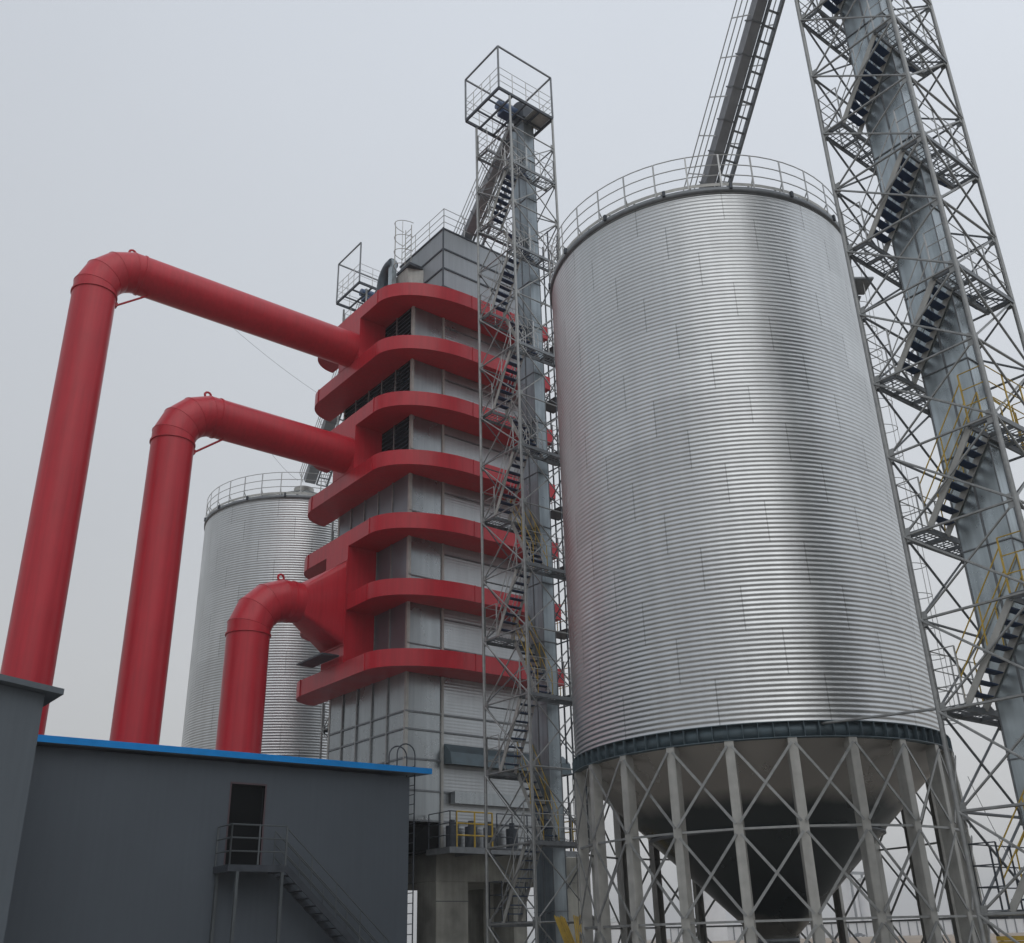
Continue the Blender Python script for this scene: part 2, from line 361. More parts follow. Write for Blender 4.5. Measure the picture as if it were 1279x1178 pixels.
m.add([(c_*sl[0]+tn[0]*k, c_*sl[1]+tn[1]*k, z) for k in (.45,.53) for z in (ZT+.1,ZT-1.7)]+[((c_+.75)*sl[0]+tn[0]*k,(c_+.75)*sl[1]+tn[1]*k,ZT-.1) for k in (.45,.53)],
      [(0,1,4),(3,2,5),(0,4,5,2),(1,3,5,4),(0,2,3,1)])
m.bar((c_*sl[0],c_*sl[1],ZT-.02),((c_+.85)*sl[0],(c_+.85)*sl[1],ZT-.02),.9,.06); m.build('ladder_bracket', GALVD, silo)
# ------------------------------------------------------------------ lattice towers with stairs
def make_tower(name, label, u, v, s, levels, top_z, fw, far_d, near_d, rl, rb, yellow_below, back_u, cab=None, portal=False, group='lattice stair towers'):
    t = thing(name, label, 'lattice tower', (u+s/2, v+s/2, 0), group)
    O = Vector((u+s/2, v+s/2, 0))
    cs = [(u,v),(u+s,v),(u+s,v+s),(u,v+s)]
    def B(m, nm, mt, par=None):
        m.v = [(a-O.x, b-O.y, c) for a,b,c in m.v]; return m.build(nm, mt, par or t)
    zl = [0.02]+levels
    for k,(x,y) in enumerate(cs):
        m = MB(); m.tube([(x,y,0),(x,y,top_z)], rl, 10)
        lg = B(m, 'leg', GALV)
        sx_, sy_ = (1 if x == u else -1), (1 if y == v else -1)
        for z in levels:    # gusset plates where the bracing meets the leg, both faces
            m = MB(); m.box(min(x,x+sx_*.16),max(x,x+sx_*.16), y-.008+sy_*(-.0), y+.008, z-.15, z+.15)
            m.box(x-.008, x+.008, min(y,y+sy_*.16),max(y,y+sy_*.16), z-.15, z+.15)
            B(m, 'gusset_plate', GALV, lg)
        m = MB(); m.box(x-.2,x+.2,y-.2,y+.2,.006,.04); B(m, 'base_plate', GALVD, lg)
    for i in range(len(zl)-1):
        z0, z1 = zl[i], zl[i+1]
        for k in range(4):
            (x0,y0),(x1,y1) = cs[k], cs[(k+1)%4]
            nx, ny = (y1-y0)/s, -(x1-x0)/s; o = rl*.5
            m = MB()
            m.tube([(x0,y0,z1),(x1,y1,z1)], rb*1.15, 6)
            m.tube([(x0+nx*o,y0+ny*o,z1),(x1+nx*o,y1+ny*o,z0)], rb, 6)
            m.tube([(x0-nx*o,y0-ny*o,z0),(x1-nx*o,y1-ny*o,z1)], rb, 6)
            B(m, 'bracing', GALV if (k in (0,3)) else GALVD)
    # landings: near side on odd levels, far side on even levels
    def rail(m, p, q, posts=2):
        p, q = Vector(p), Vector(q)
        for h in (.37,.73,1.1): m.tube([p+Vector((0,0,h)), q+Vector((0,0,h))], .013, 5)
        for j in range(posts): a = p.lerp(q, j/(posts-1)); m.tube([a, a+Vector((0,0,1.1))], .019, 5)
    for i, z in enumerate(levels):
        near = i % 2 == 1
        ya, yb = (v-.02, v+near_d) if near else (v+s-far_d, v+s+.02)
        if near and i == 1 and False: continue
        m = MB(); gn = int((s-.12)/.13)
        for j in range(gn+1): xx = u+.06+(s-.12)*j/gn; m.box(xx-.007, xx+.007, ya, yb, z+.05, z+.07)
        for j in range(3): yy = ya+(yb-ya)*(j+.5)/3; m.box(u+.06, u+s-.06, yy-.008, yy+.008, z+.048, z+.066)
        for j in range(4):
            xx = u+.1+(s-.2)*j/3; m.box(xx-.02, xx+.02, ya, yb, z-.04, z+.038)
        m.box(u+.04,u+s-.04,ya-.02,ya+.03,z-.07,z+.038); m.box(u+.04,u+s-.04,yb-.03,yb+.02,z-.07,z+.038)
        pl = B(m, 'landing', GALVD)
        m = MB(); zz = z+.075; yo = ya+.03 if near else yb-.03; yi = yb if near else ya
        rail(m, (u+.08,yo,zz),(u+s-.08,yo,zz),4); rail(m, (u+.08,yo,zz),(u+.08,yi,zz),2); rail(m, (u+s-.08,yo,zz),(u+s-.08,yi,zz),2)
        B(m, 'guard_rail', DARKS if z < 3 else YEL if z < yellow_below and near and s > 2.3 else RAIL, pl)
    # stair flights
    for i in range(len(levels)-1):
        z0, z1 = levels[i]+.06, levels[i+1]+.06
        yn, yf = v+near_d, v+s-far_d
        if i % 2 == 0: x0, ys, ye = u+.10, yf, yn
        else: x0, ys, ye = back_u, yn, yf
        x1 = x0+fw; m = MB()
        for xx in (x0, x1): m.bar((xx,ys,z0-.05),(xx,ye,z1-.05),.03,.13)
        fl = B(m, 'stair_flight', GALVL)
        m = MB(); nt_ = 9
        for j in range(1, nt_):
            tt = j/nt_; yy = ys+(ye-ys)*tt; z = z0+(z1-z0)*tt; m.box(x0+.02, x1-.02, yy-.095, yy+.095, z-.045, z-.02)
        B(m, 'treads', TREAD, fl)
        m = MB()
        for xx in (x0, x1):
            for h in (.5,.95): m.tube([(xx,ys,z0+h),(xx,ye,z1+h)], .015, 5)
            for tt in (0,.5,1): yy = ys+(ye-ys)*tt; z = z0+(z1-z0)*tt; m.tube([(xx,yy,z),(xx,yy,z+.95)], .015, 5)
        B(m, 'handrail', YEL if z1 < yellow_below and (i % 2 or s > 2.3) else RAIL, fl)
    # lowest flight from the ground
    m = MB(); yf = v+s-far_d
    x0 = u+s-.1-fw
    for xx in (x0, x0+fw): m.bar((xx, v+.2, 0.02), (xx, yf, levels[0]), .04, .2)
    fl = B(m, 'stair_flight', DARKS); m = MB()
    for j in range(1,8): tt = j/8; yy = v+.2+(yf-v-.2)*tt; m.box(x0+.02,x0+fw-.02,yy-.11,yy+.11,levels[0]*tt-.03,levels[0]*tt)
    B(m, 'treads', TREAD, fl)
    if cab:
        x0,x1,y0,y1,zf,zt = cab
        m = MB()
        for (x,y) in ((x0,y0),(x1,y1),(x0,y1)) if portal else ((x0,y0),(x1,y0),(x1,y1),(x0,y1)): m.bar((x,y,zf),(x,y,zt),.06,.06,(1,0,0))
        for z in (zt,):
            for p,q in (((x0,y0),(x1,y0)),((x1,y0),(x1,y1)),((x1,y1),(x0,y1)),((x0,y1),(x0,y0)))[2 if portal else 0:]: m.bar((*p,z),(*q,z),.06,.06)
        B(m, 'head_frame', GALVD)
        m = MB()
        for p,q in (((x0,y0),(x1,y0)),((x1,y0),(x1,y1)),((x1,y1),(x0,y1)),((x0,y1),(x0,y0))): m.bar((*p,zf-.06),(*q,zf-.06),.07,.13)
        for j in range(1,4): xx = x0+(x1-x0)*j/4; m.bar((xx,y0,zf-.07),(xx,y1,zf-.07),.06,.09)
        for j in range(1,3): yy = y0+(y1-y0)*j/3; m.bar((x0,yy,zf-.05),(x1,yy,zf-.05),.05,.07)
        fo = B(m, 'head_platform', DARKS)
        # floor plates round the elevator head, part of the bay left open
        m = MB(); m.box(x0+(x1-x0)*.68, x1-.04, y0+.05, y0+(y1-y0)*.42, zf+.003, zf+.02); B(m, 'floor_plate', GALVL, fo)
        m = MB()
        for p,q in (((x0,y0),(x1,y0)),((x1,y0),(x1,y1)),((x1,y1),(x0,y1)),((x0,y1),(x0,y0))): rail(m, (*p,zf), (*q,zf), 5)
        B(m, 'guard_rail', RAIL, fo)
    return t

def make_elevator(name, label, casings, z1, mt=TRUNK, head=True, pitch=2.05, group='bucket elevators'):
    xa = min(c[0] for c in casings); yb = min(c[2] for c in casings)
    t = thing(name, label, 'elevator', (xa, yb, 0), group)
    def B(m, nm, mt_, par=None): m.v = [(a-xa, b-yb, c) for a,b,c in m.v]; return m.build(nm, mt_, par or t)
    for (a,b,c,d) in casings:
        m = MB(); m.box(a,b,c,d,.35,z1); cs = B(m, 'casing', mt)
        m = MB(); z = .35+pitch
        while z < z1:
            m.box(a-.028,b+.028,c-.028,d+.028,z-.012,z+.012); z += pitch
        for (x,y) in ((a,c),(b,c),(b,d),(a,d)): m.box(x-.012,x+.012,y-.012,y+.012,.36,z1-.01)
        B(m, 'flanges', GALVD, cs)
    a=min(c[0] for c in casings)-.08; b=max(c[1] for c in casings)+.08; c_=min(c[2] for c in casings)-.08; d=max(c[3] for c in casings)+.08
    m = MB(); m.box(a,b,c_,d,.006,.345); B(m, 'boot', DARKS)
    if head:
        ym = (c_+d)/2; m = MB(); r = (d-c_)/2; n = 14
        out = [(ym+r*math.cos(PI*j/n), z1+.55+r*math.sin(PI*j/n)) for j in range(n+1)]
        pr = [(c_,z1+.02)]+[(y,z) for y,z in out][::-1]+[(d,z1+.02)]
        k = len(pr)
        m.add([(a,y,z) for y,z in pr]+[(b,y,z) for y,z in pr], [tuple(range(k)), tuple(range(k,2*k))[::-1]]+[(i,k+i,k+(i+1)%k,(i+1)%k) for i in range(k)])
        B(m, 'head', DARKS)
        m = MB(); m.tube([(a-.75,ym,z1+.5),(a-.02,ym,z1+.5)], .25, 16); m.tube([(a-.95,ym,z1+.5),(a-.75,ym,z1+.5)], .2, 16)
        m.box(a-.8,a-.2,ym-.22,ym+.22,z1+.1,z1+.28); B(m, 'drive_motor', MOTOR)
    return t

# right-hand tower (runs out of the top of the frame)
lv = [1.85,3.75,5.75,7.72,9.66,11.64,13.6,15.58,17.5,19.5,21.45,23.55,25.75]
while lv[-1] < 31.5: lv.append(round(lv[-1]+2.0, 2))
KT = .914
lv = [1.6+(z-1.6)*KT for z in lv]
make_tower('lattice_tower', 'tall lattice tower with zigzag stairs right of the big silo, cut off at the top',
           20.32*KT, 8.6*KT, 2.6*KT, lv, lv[-1]+.6, .66, .52, .56, .05, .026, 14.0, 22.2*KT)
make_elevator('bucket_elevator', 'wide silver twin-casing elevator trunk inside the right-hand stair tower',
              [(21.2*KT,21.67*KT,9.25*KT,9.775*KT),(21.2*KT,21.67*KT,9.80*KT,10.38*KT)], lv[-1]+.3)
# slim tower in front of the dryer
ls = [2.09,4.22,6.38,8.55,10.68,12.8,14.95,17.1,19.1,21.2,23.35,25.5,27.55,29.55,31.4]
cabs = (19.33,22.2,24.08,26.36,33.1,35.35)
make_tower('lattice_tower', 'slim lattice stair tower with open frame cabin standing in front of the red-ringed dryer',
           19.9, 24.1, 2.28, ls, 33.05, .60, .62, .52, .05, .024, 17.5, 20.72, cabs)
make_elevator('bucket_elevator', 'narrow pale elevator trunk inside the slim tower before the dryer',
              [(21.35,21.86,24.98,25.42),(21.35,21.86,25.45,25.9)], 33.3, SHAFT)
# tower behind the dryer
lt = [round(2.03*(i+1),2) for i in range(15)]
make_tower('lattice_tower', 'lattice tower hidden behind the dryer, its open frame cabin showing above the top ring',
           21.4, 37.8, 2.3, lt, 31.85, .55, .62, .52, .05, .024, 0, 22.2, (20.8,23.8,37.5,39.8,31.9,34.3), True)
make_elevator('bucket_elevator', 'elevator trunk behind the dryer with grey head above the top red ring',
              [(22.86,23.36,38.7,39.12),(22.86,23.36,39.15,39.6)], 32.1)

# ------------------------------------------------------------------ grain dryer
U0, U1, V0, V1 = 19.4, 25.6, 30.3, 35.8
t = thing('grain_dryer', 'tall steel grain dryer wrapped by seven stacked red duct rings', 'grain dryer', ((U0+U1)/2,(V0+V1)/2,4.5))
OD = Vector(((U0+U1)/2,(V0+V1)/2,4.5))
def D(m, nm, mt, par=None, bevel=0):
    m.v = [(a-OD.x,b-OD.y,c-OD.z) for a,b,c in m.v]; return m.build(nm, mt, par or t, bevel=bevel)
rc = [26.23,23.67,21.08,18.52,15.92,13.34,10.75]; RH = .31
m = MB(); m.box(U0+.02,20.93,V0+.02,V1,5.45,26.5); D(m, 'plenum_wall', PANEL)
m = MB(); m.box(20.98,U1,V0+.03,V1-.02,4.5,27.1); D(m, 'ribbed_wall', RIBB)
m = MB(); m.box(20.90,21.0,V0-.035,V0+.2,4.5,27.1); D(m, 'corner_post', GALVL)
m = MB(); m.box(U0-.02,U0+.1,V0-.02,V0+.1,5.4,26.4); m.box(U0-.02,U0+.1,V1-.1,V1+.02,5.4,26.4); D(m, 'corner_post', GALVL)
fz = [9.06,8.45,7.45,6.4,5.42]
def FL(*b): m = MB(); m.box(*b); D(m, 'face_flange', GALVD)
for z in fz: FL(U0-.03,20.899,V0-.028,V0+.01,z-.03,z+.03); FL(21.001,U1,V0-.028,V0+.02,z-.03,z+.03)
for a,b in zip(rc[:-1],rc[1:]):
    z = b+RH+.62; FL(21.001,U1,V0-.02,V0+.02,z+.9,z+.95); FL(U0-.01,20.899,V0-.02,V0+.01,z-.2,z-.16); FL(21.001,U1,V0-.02,V0+.02,z-.2,z-.16)
# left face bays: dark louvres in the three upper gaps, bright sheet panels below
gaps = [(rc[i+1]+RH, rc[i]-RH) for i in range(6)]
nb = 5; bw = (V1-V0)/nb
for gi,(z0,z1) in enumerate(gaps):
    for b in range(nb):
        ya, yb = V0+.1+b*bw*.98, V0+.1+(b+1)*bw*.98
        if gi < 3:
            m = MB(); m.box(U0-.004,U0+.016,ya,yb,z0-.2,z1+.2); lp = D(m, 'louver_panel', BLACK)
            m = MB(); n = 10
            for j in range(n):
                z = z0+(z1-z0)*(j+.5)/n
                m.add([(U0-.07,ya+.04,z-.07),(U0-.07,yb-.04,z-.07),(U0-.01,yb-.04,z+.05),(U0-.01,ya+.04,z+.05),
                       (U0-.07,ya+.04,z-.055),(U0-.07,yb-.04,z-.055),(U0-.01,yb-.04,z+.065),(U0-.01,ya+.04,z+.065)],
                      [(0,3,2,1),(4,5,6,7),(0,1,5,4),(1,2,6,5),(2,3,7,6),(3,0,4,7)])
            D(m, 'louver_slats', LOUV, lp)
        else:
            m = MB(); m.box(U0-.006,U0+.016,ya+.02,yb-.02,z0-.2,z1+.2); D(m, 'sheet_panel', MIRR)
m = MB(); m.box(U0-.004,U0+.016,V0+.1,V1-.1,5.45,rc[-1]-RH+.2); lw = D(m, 'lower_wall', PANEL)
for b in range(1,nb):
    m = MB(); y = V0+.1+b*bw*.98; m.box(U0-.06,U0-.007,y-.03,y+.03,5.45,26.0); D(m, 'mullion', GALV)
for z in fz[:4]: FL(U0-.05,U0-.006,V0+.1,V1-.1,z-.03,z+.03)
# duct rings
def ring_outline():
    o = []; Wd = 1.32; rr = 2.0
    cx, cy = U0, V1
    for k in range(11): a = PI/2+PI/2*k/10; o.append((cx+Wd*math.cos(a), cy+Wd*math.sin(a)))
    ra, rb_ = 3.3, 1.98; cx, cy = U0-Wd+ra, V0-Wd+rb_
    for k in range(17): a = PI+PI/2*k/16; o.append((cx+ra*math.cos(a), cy+rb_*math.sin(a)))
    o.append((U1+.1, V0-Wd)); o.append((U1+.1, V0+.01)); o.append((U0+.03, V0+.01)); o.append((U0+.03, V1))
    return o
for z in rc:
    m = MB(); o = ring_outline(); m.prism(o, z-RH, z+RH)
    n = len(o); ks = len(m.f)-n
    for i in range(n):
        if i < 10 or 11 <= i < 27: m.sm[2+i] = True
    rg = D(m, 'duct_ring', RED)
    # seam flanges on the outer face
    U_ = U0-1.32
    for yy in (V0+.68, V1): m = MB(); m.box(U_-.03,U_+.01,yy-.012,yy+.012,z-RH-.012,z+RH+.012); D(m, 'seam_flange', RED, rg)
    for xx in (U0+2.1,U0+4.2): m = MB(); m.box(xx-.012,xx+.012,V0-1.345,V0-1.3,z-RH-.012,z+RH+.012); D(m, 'seam_flange', RED, rg)
# top box
m = MB(); m.box(20.96,U1,V0+.045,33.9,27.11,30.74); bx = D(m, 'upper_bin', BOXP)
for z in (27.6,28.57,29.6,30.71):
    m = MB(); m.box(20.92,U1+.03,V0+.01,V0+.043,z-.04,z+.04); m.box(20.92,20.958,V0+.044,33.93,z-.04,z+.04); D(m, 'bin_flange', DARKS, bx)
m = MB(); m.box(20.915,20.97,V0+.005,V0+.06,27.1,30.76); D(m, 'bin_corner', DARKS, bx)
m = MB()
def rails(m, pts, z, h=1.1, sp=1.05, r=.02, nr=3):
    for (p,q) in zip(pts[:-1],pts[1:]):
        p, q = Vector((*p,z)), Vector((*q,z)); n = max(1, round((q-p).length/sp))
        for k in range(1,nr+1): m.tube([p+Vector((0,0,h*k/nr)), q+Vector((0,0,h*k/nr))], r*.8, 5)
        for j in range(n+1): a = p.lerp(q, j/n); m.tube([a, a+Vector((0,0,h))], r, 5)
rails(m, [(21.0,33.85),(21.0,30.36),(25.55,30.36)], 30.76); D(m, 'roof_guard_rail', RAIL)
m = MB(); rails(m, [(19.5,33.5),(19.5,31.6)], 26.55, .9); rails(m, [(19.5,31.6),(20.1,30.5),(20.85,30.4)], 26.55, .9); D(m, 'shoulder_guard_rail', GALVD)
# caged ladder and green hopper column beside the bin
m = MB()
for y in (32.35,32.85): m.tube([(20.55,y,26.5),(20.55,y,32.0)], .022, 6)
for k in range(18): m.tube([(20.55,32.35,26.7+.3*k),(20.55,32.85,26.7+.3*k)], .014, 5)
ld = D(m, 'caged_ladder', GALVL)
m = MB()
for z in (29.6,30.4,31.2,32.0):
    pts = [(20.55-.72*math.sin(a), 32.6+.42*math.cos(a)*1.0, z) for a in [PI*k/10 for k in range(11)]]; m.tube(pts, .016, 5)
for a in (PI*.25,PI*.5,PI*.75): m.tube([(20.55-.72*math.sin(a),32.6+.42*math.cos(a),29.6),(20.55-.72*math.sin(a),32.6+.42*math.cos(a),32.0)], .013, 5)
D(m, 'ladder_cage', GALVL, ld)
m = MB(); m.box(20.2,20.9,31.9,33.0,29.36,29.5); D(m, 'side_platform', DARKS)
m = MB(); m.add([(20.95,31.9,29.35),(20.95,33.3,29.35),(20.95,33.3,26.6),(20.95,31.9,26.6),(20.25,32.2,29.35),(20.25,33.3,29.35),(20.6,33.3,26.6),(20.6,32.2,26.6)],[(0,1,2,3),(7,6,5,4),(0,4,5,1),(1,5,6,2),(2,6,7,3),(3,7,4,0)]); D(m, 'side_hopper', GALVL)
m = MB(); m.box(19.95,20.2,33.0,33.3,26.5,30.2); D(m, 'column_duct', TRUNK)
m = MB(); m.tube([(20.1,33.15,30.1)]+[(20.1,33.3+.75*math.sin(a),29.1+1.0*math.cos(a)) for a in [PI/2*k/8 for k in range(9)]]+[(20.1,34.05,26.6)], .27, 16); m.box(19.85,20.4,34.4,35.0,27.2,28.3); D(m, 'elbow_duct', BLUED)
# awning duct and hood on the right-hand face
m = MB(); a, b = 21.02, 26.6
m.add([(a,V0-.03,7.35),(b,V0-.03,7.35),(b,V0-.03,8.05),(a,V0-.03,8.05),(a,V0-.50,7.30),(b,V0-.50,7.30),(b,V0-.42,7.72),(a,V0-.42,7.72)],
      [(0,1,2,3),(7,6,5,4),(3,2,6,7),(4,5,1,0),(0,3,7,4),(1,5,6,2)]); D(m, 'awning_duct', RINGB)
m = MB(); m.box(21.3,25.2,V0-.3,V0-.03,6.02,6.42); D(m, 'hood', PANEL)
# dark sloping skirt below the plenum
m = MB(); o = [(19.92,4.46),(20.88,4.46),(20.88,5.44),(20.3,5.25),(19.95,4.9)]; n = len(o)
m.add([(a,V0+.05,b) for a,b in o]+[(a,V1-.4,b) for a,b in o],[tuple(range(n)),tuple(range(n,2*n))[::-1]]+[(i,n+i,n+(i+1)%n,(i+1)%n) for i in range(n)])
D(m, 'hopper_skirt', BLACK)

# access ladder with small balconies at the right-hand end of the dryer
t9 = thing('access_ladder', 'dark ladder with small railed balconies at the right end of the red rings', 'ladder', (26.1,29.2,4.5))
def Q(m, nm, mt, par=None): m.v = [(a-26.6,b-29.2,c-4.5) for a,b,c in m.v]; return m.build(nm, mt, par or t9)
m = MB()
for (x,y) in ((26.35,28.85),(26.95,28.85),(26.95,29.9)): m.bar((x,y,4.5),(x,y,31.9),.05,.05,(1,0,0))
Q(m, 'posts', DARKS)
m = MB()
for y in (29.3,29.7): m.tube([(27.3,y,4.5),(27.3,y,31.9)], .022, 5)
for j in range(90): m.tube([(27.3,29.3,4.7+.3*j),(27.3,29.7,4.7+.3*j)], .013, 4)
Q(m, 'rungs', DARKS)
for z in rc:
    m = MB(); m.box(26.3,27.2,28.8,30.0,z-RH-.42,z-RH-.36); bl = Q(m, 'balcony', DARKS)
    m = MB(); rails(m, [(26.35,29.95),(26.35,28.85),(27.15,28.85),(27.15,29.25)], z-RH-.36, 1.05, .6, .02, 3); Q(m, 'balcony_rail', RAIL if z > 15 else YEL, bl)
# concrete substructure with open bays
t2 = thing('concrete_base', 'stained concrete base carrying the dryer, with a dark open bay', 'concrete base', (23.4,33,0))
m = MB()
zt = 4.42
for (x0,x1) in ((20.73,22.05),(24.0,24.6),(25.9,27.2)): m.box(x0,x1,30.3,31.45,.006,zt-.9)
for (x0,x1) in ((20.73,22.05),(24.0,24.6),(25.9,27.2)): m.box(x0,x1,34.6,35.8,.006,zt-.9)
m.box(20.73,27.2,30.3,35.8,zt-.9,zt); m.box(22.6,23.6,34.7,34.9,.006,1.4)
m.v = [(a-23.4,b-33,c) for a,b,c in m.v]; cb = m.build('frame', CONC, t2, bevel=.02)
m = MB()
for z in (1.5,2.9): m.box(20.722,22.056,30.292,30.3,z-.012,z+.012)
m.v = [(a-23.4,b-33,c) for a,b,c in m.v]; m.build('form_joints', DARKS, cb)
# service gallery at the foot of the dryer
t3 = thing('service_gallery', 'service walkway with yellow railing at the foot of the dryer', 'walkway', (23.4,29.6,4.4))
def G(m, nm, mt, par=None): m.v = [(a-23.4,b-29.6,c-4.4) for a,b,c in m.v]; return m.build(nm, mt, par or t3)
m = MB(); m.box(20.3,26.4,28.9,30.28,4.44,4.49); m.box(20.3,26.4,28.9,28.96,4.30,4.439); m.box(20.3,20.36,28.961,30.28,4.30,4.439)
for x in (21.5,22.8,24.1,25.4): m.box(x,x+.06,28.961,30.28,4.3,4.439)
G(m, 'deck', GALVD)
m = MB(); rails(m, [(20.62,28.95),(22.1,28.95)], 4.49, 1.12, .8, .032, 3); G(m, 'yellow_railing', YEL); m = MB(); rails(m,[(26.3,28.95),(26.3,30.2)],4.49,1.12,.6,.03,3); G(m, 'yellow_railing', YEL)
m = MB(); rails(m, [(20.35,30.2),(20.35,28.95),(20.6,28.95)], 4.49, 1.12, .8, .022, 3); rails(m, [(22.3,28.95),(26.3,28.95)], 4.49, 1.12, .7, .022, 3); G(m, 'dark_railing', DARKS)
for x in (21.1,21.9,22.7,23.7):
    m = MB(); m.tube([(x,29.9,4.491),(x,29.9,5.25)], .22, 14); m.tube([(x,29.9,5.25),(x,29.9,5.45)], .1, 10); G(m, 'canister', DARKS)

# ------------------------------------------------------------------ red exhaust pipes
VP = 33.05
def red_pipe(label, xu, zc, xe, r, rect=False):
    t = thing('exhaust_pipe', label, 'pipe', (xu,VP,6.3), 'red exhaust pipes')
    def B(m, nm, mt=RED, par=None): m.v = [(a-xu,b-VP,c-6.3) for a,b,c in m.v]; return m.build(nm, mt, par or t)
    RBnd = 1.5
    m = MB(); m.tube([(xu,VP,6.3),(xu,VP,zc-RBnd)], r, 48); B(m, 'riser')
    # lobster-back elbow in five gores
    gores = 5; m = MB(); n = 48; cx, cz = xu+RBnd, zc-RBnd; base = []
    angs = [0]+[90/(gores-1)*(k+.5) for k in range(gores-1)]+[90]
    def ringpts(th):
        th = R(th); rad = RBnd; out = []
        # cut plane through the bend centre; gore axes are straight so the cut is an ellipse
        gk = R(90/(gores-1)/2); st = 1/math.cos(gk) if 0 < th < PI/2-1e-6 else 1
        c0 = (cx-RBnd*st*math.cos(th), cz+RBnd*st*math.sin(th))
        for j in range(n):
            a = 2*PI*j/n; rr = r*math.cos(a)*st; y = VP+r*math.sin(a)
            out.append((c0[0]-rr*math.cos(th), y, c0[1]+rr*math.sin(th)))
        return out
    ra = [ringpts(a) for a in angs]
    for a,b in zip(ra[:-1],ra[1:]): m.add(a+b, [(j,(j+1)%n,n+(j+1)%n,n+j) for j in range(n)], True)
    el = B(m, 'elbow')
    xh = xe if not rect else xu+RBnd+.35
    m = MB(); m.tube([(xu+RBnd,VP,zc),(xh,VP,zc)], r, 48); B(m, 'cross_pipe')
    m = MB(); m.tube([(xu,VP,zc-RBnd-.03),(xu,VP,zc-RBnd+.03)], r+.045, 48); B(m, 'flange')
    m = MB(); m.tube([(xu+RBnd-.03,VP,zc),(xu+RBnd+.03,VP,zc)], r+.03, 48); B(m, 'flange')
    # weld seams of the gores
    m = MB()
    for q in ra[1:-1]: m.tube([Vector(p)+(Vector(p)-sum((Vector(s_) for s_ in q), Vector())/len(q)).normalized()*.004 for p in q+[q[0]]], .010, 4, False)
    B(m, 'weld_seams', RED, el)
    # lifting eye on the back of the elbow
    m = MB(); ex, ez = xu+RBnd*.72, zc+r+.10
    m.tube([(ex+.12*math.cos(a), VP, ez+.12*math.sin(a)) for a in [2*PI*k/12 for k in range(13)]], .045, 6)
    B(m, 'lifting_eye', RED, el)
    if rect: return t, B
    m = MB(); m.tube([(xu+r+.05,VP,zc-RBnd-.12),(xu+RBnd+.35,VP,zc-r-.02)], .04, 8); m.box(xu+r-.02,xu+r+.08,VP-.1,VP+.1,zc-RBnd-.2,zc-RBnd-.04)
    B(m, 'corner_brace', RED)
    return t, B
def duct_box(B, z0, z1, ya=32.35, yb=34.05):
    m = MB(); m.box(U0-1.335,U0-.075,ya,yb,z0,z1); return B(m, 'inlet_box')
t, B = red_pipe('tallest outermost red pipe, bending into the dryer under its top ring', 7.56, 24.66, U0-1.33, .75)
duct_box(B, rc[1]+RH-.002, rc[0]-RH+.002)
t, B = red_pipe('middle red pipe, bending into the dryer below its third ring', 11.05, 19.68, U0-1.33, .75)
duct_box(B, rc[3]+RH-.002, rc[2]-RH+.002)
t, B = red_pipe('shortest red pipe nearest the dryer, flaring into a tall transition duct', 14.55, 13.15, 0, .75, True)
duct_box(B, rc[6]+RH-.002, rc[4]-RH+.002, 32.5, 34.2)
# transition from round to rectangle
m = MB(); n = 48; xs = 14.55+1.5+.33; xe = U0-1.336
circ = [(VP+.75*math.cos(2*PI*j/n+PI/4), 13.15+.75*math.sin(2*PI*j/n+PI/4)) for j in range(n)]
ya, yb, z0, z1 = 32.5, 34.2, 11.75, 15.0
cor = [(yb,z1),(ya,z1),(ya,z0),(yb,z0)]; rct = []
for k in range(4):
    p, q = cor[k], cor[(k+1)%4]
    for j in range(n//4): s_ = j/(n//4); rct.append((p[0]+(q[0]-p[0])*s_, p[1]+(q[1]-p[1])*s_))
m.add([(xs,a,b) for a,b in circ]+[(xe,a,b) for a,b in rct], [(j,n+j,n+(j+1)%n,(j+1)%n) for j in range(n)], True)
B(m, 'transition_duct')
m = MB(); m.box(xe-.04,xe,ya-.05,yb+.05,z0-.05,z0); m.box(xe-.04,xe,ya-.05,yb+.05,z1,z1+.05); m.box(xe-.04,xe,ya-.05,ya,z0,z1); B(m, 'transition_flange')
m = MB(); m.box(17.3,18.0,32.7,34.7,11.30,11.36); B(m, 'shelf_plate', DARKS)

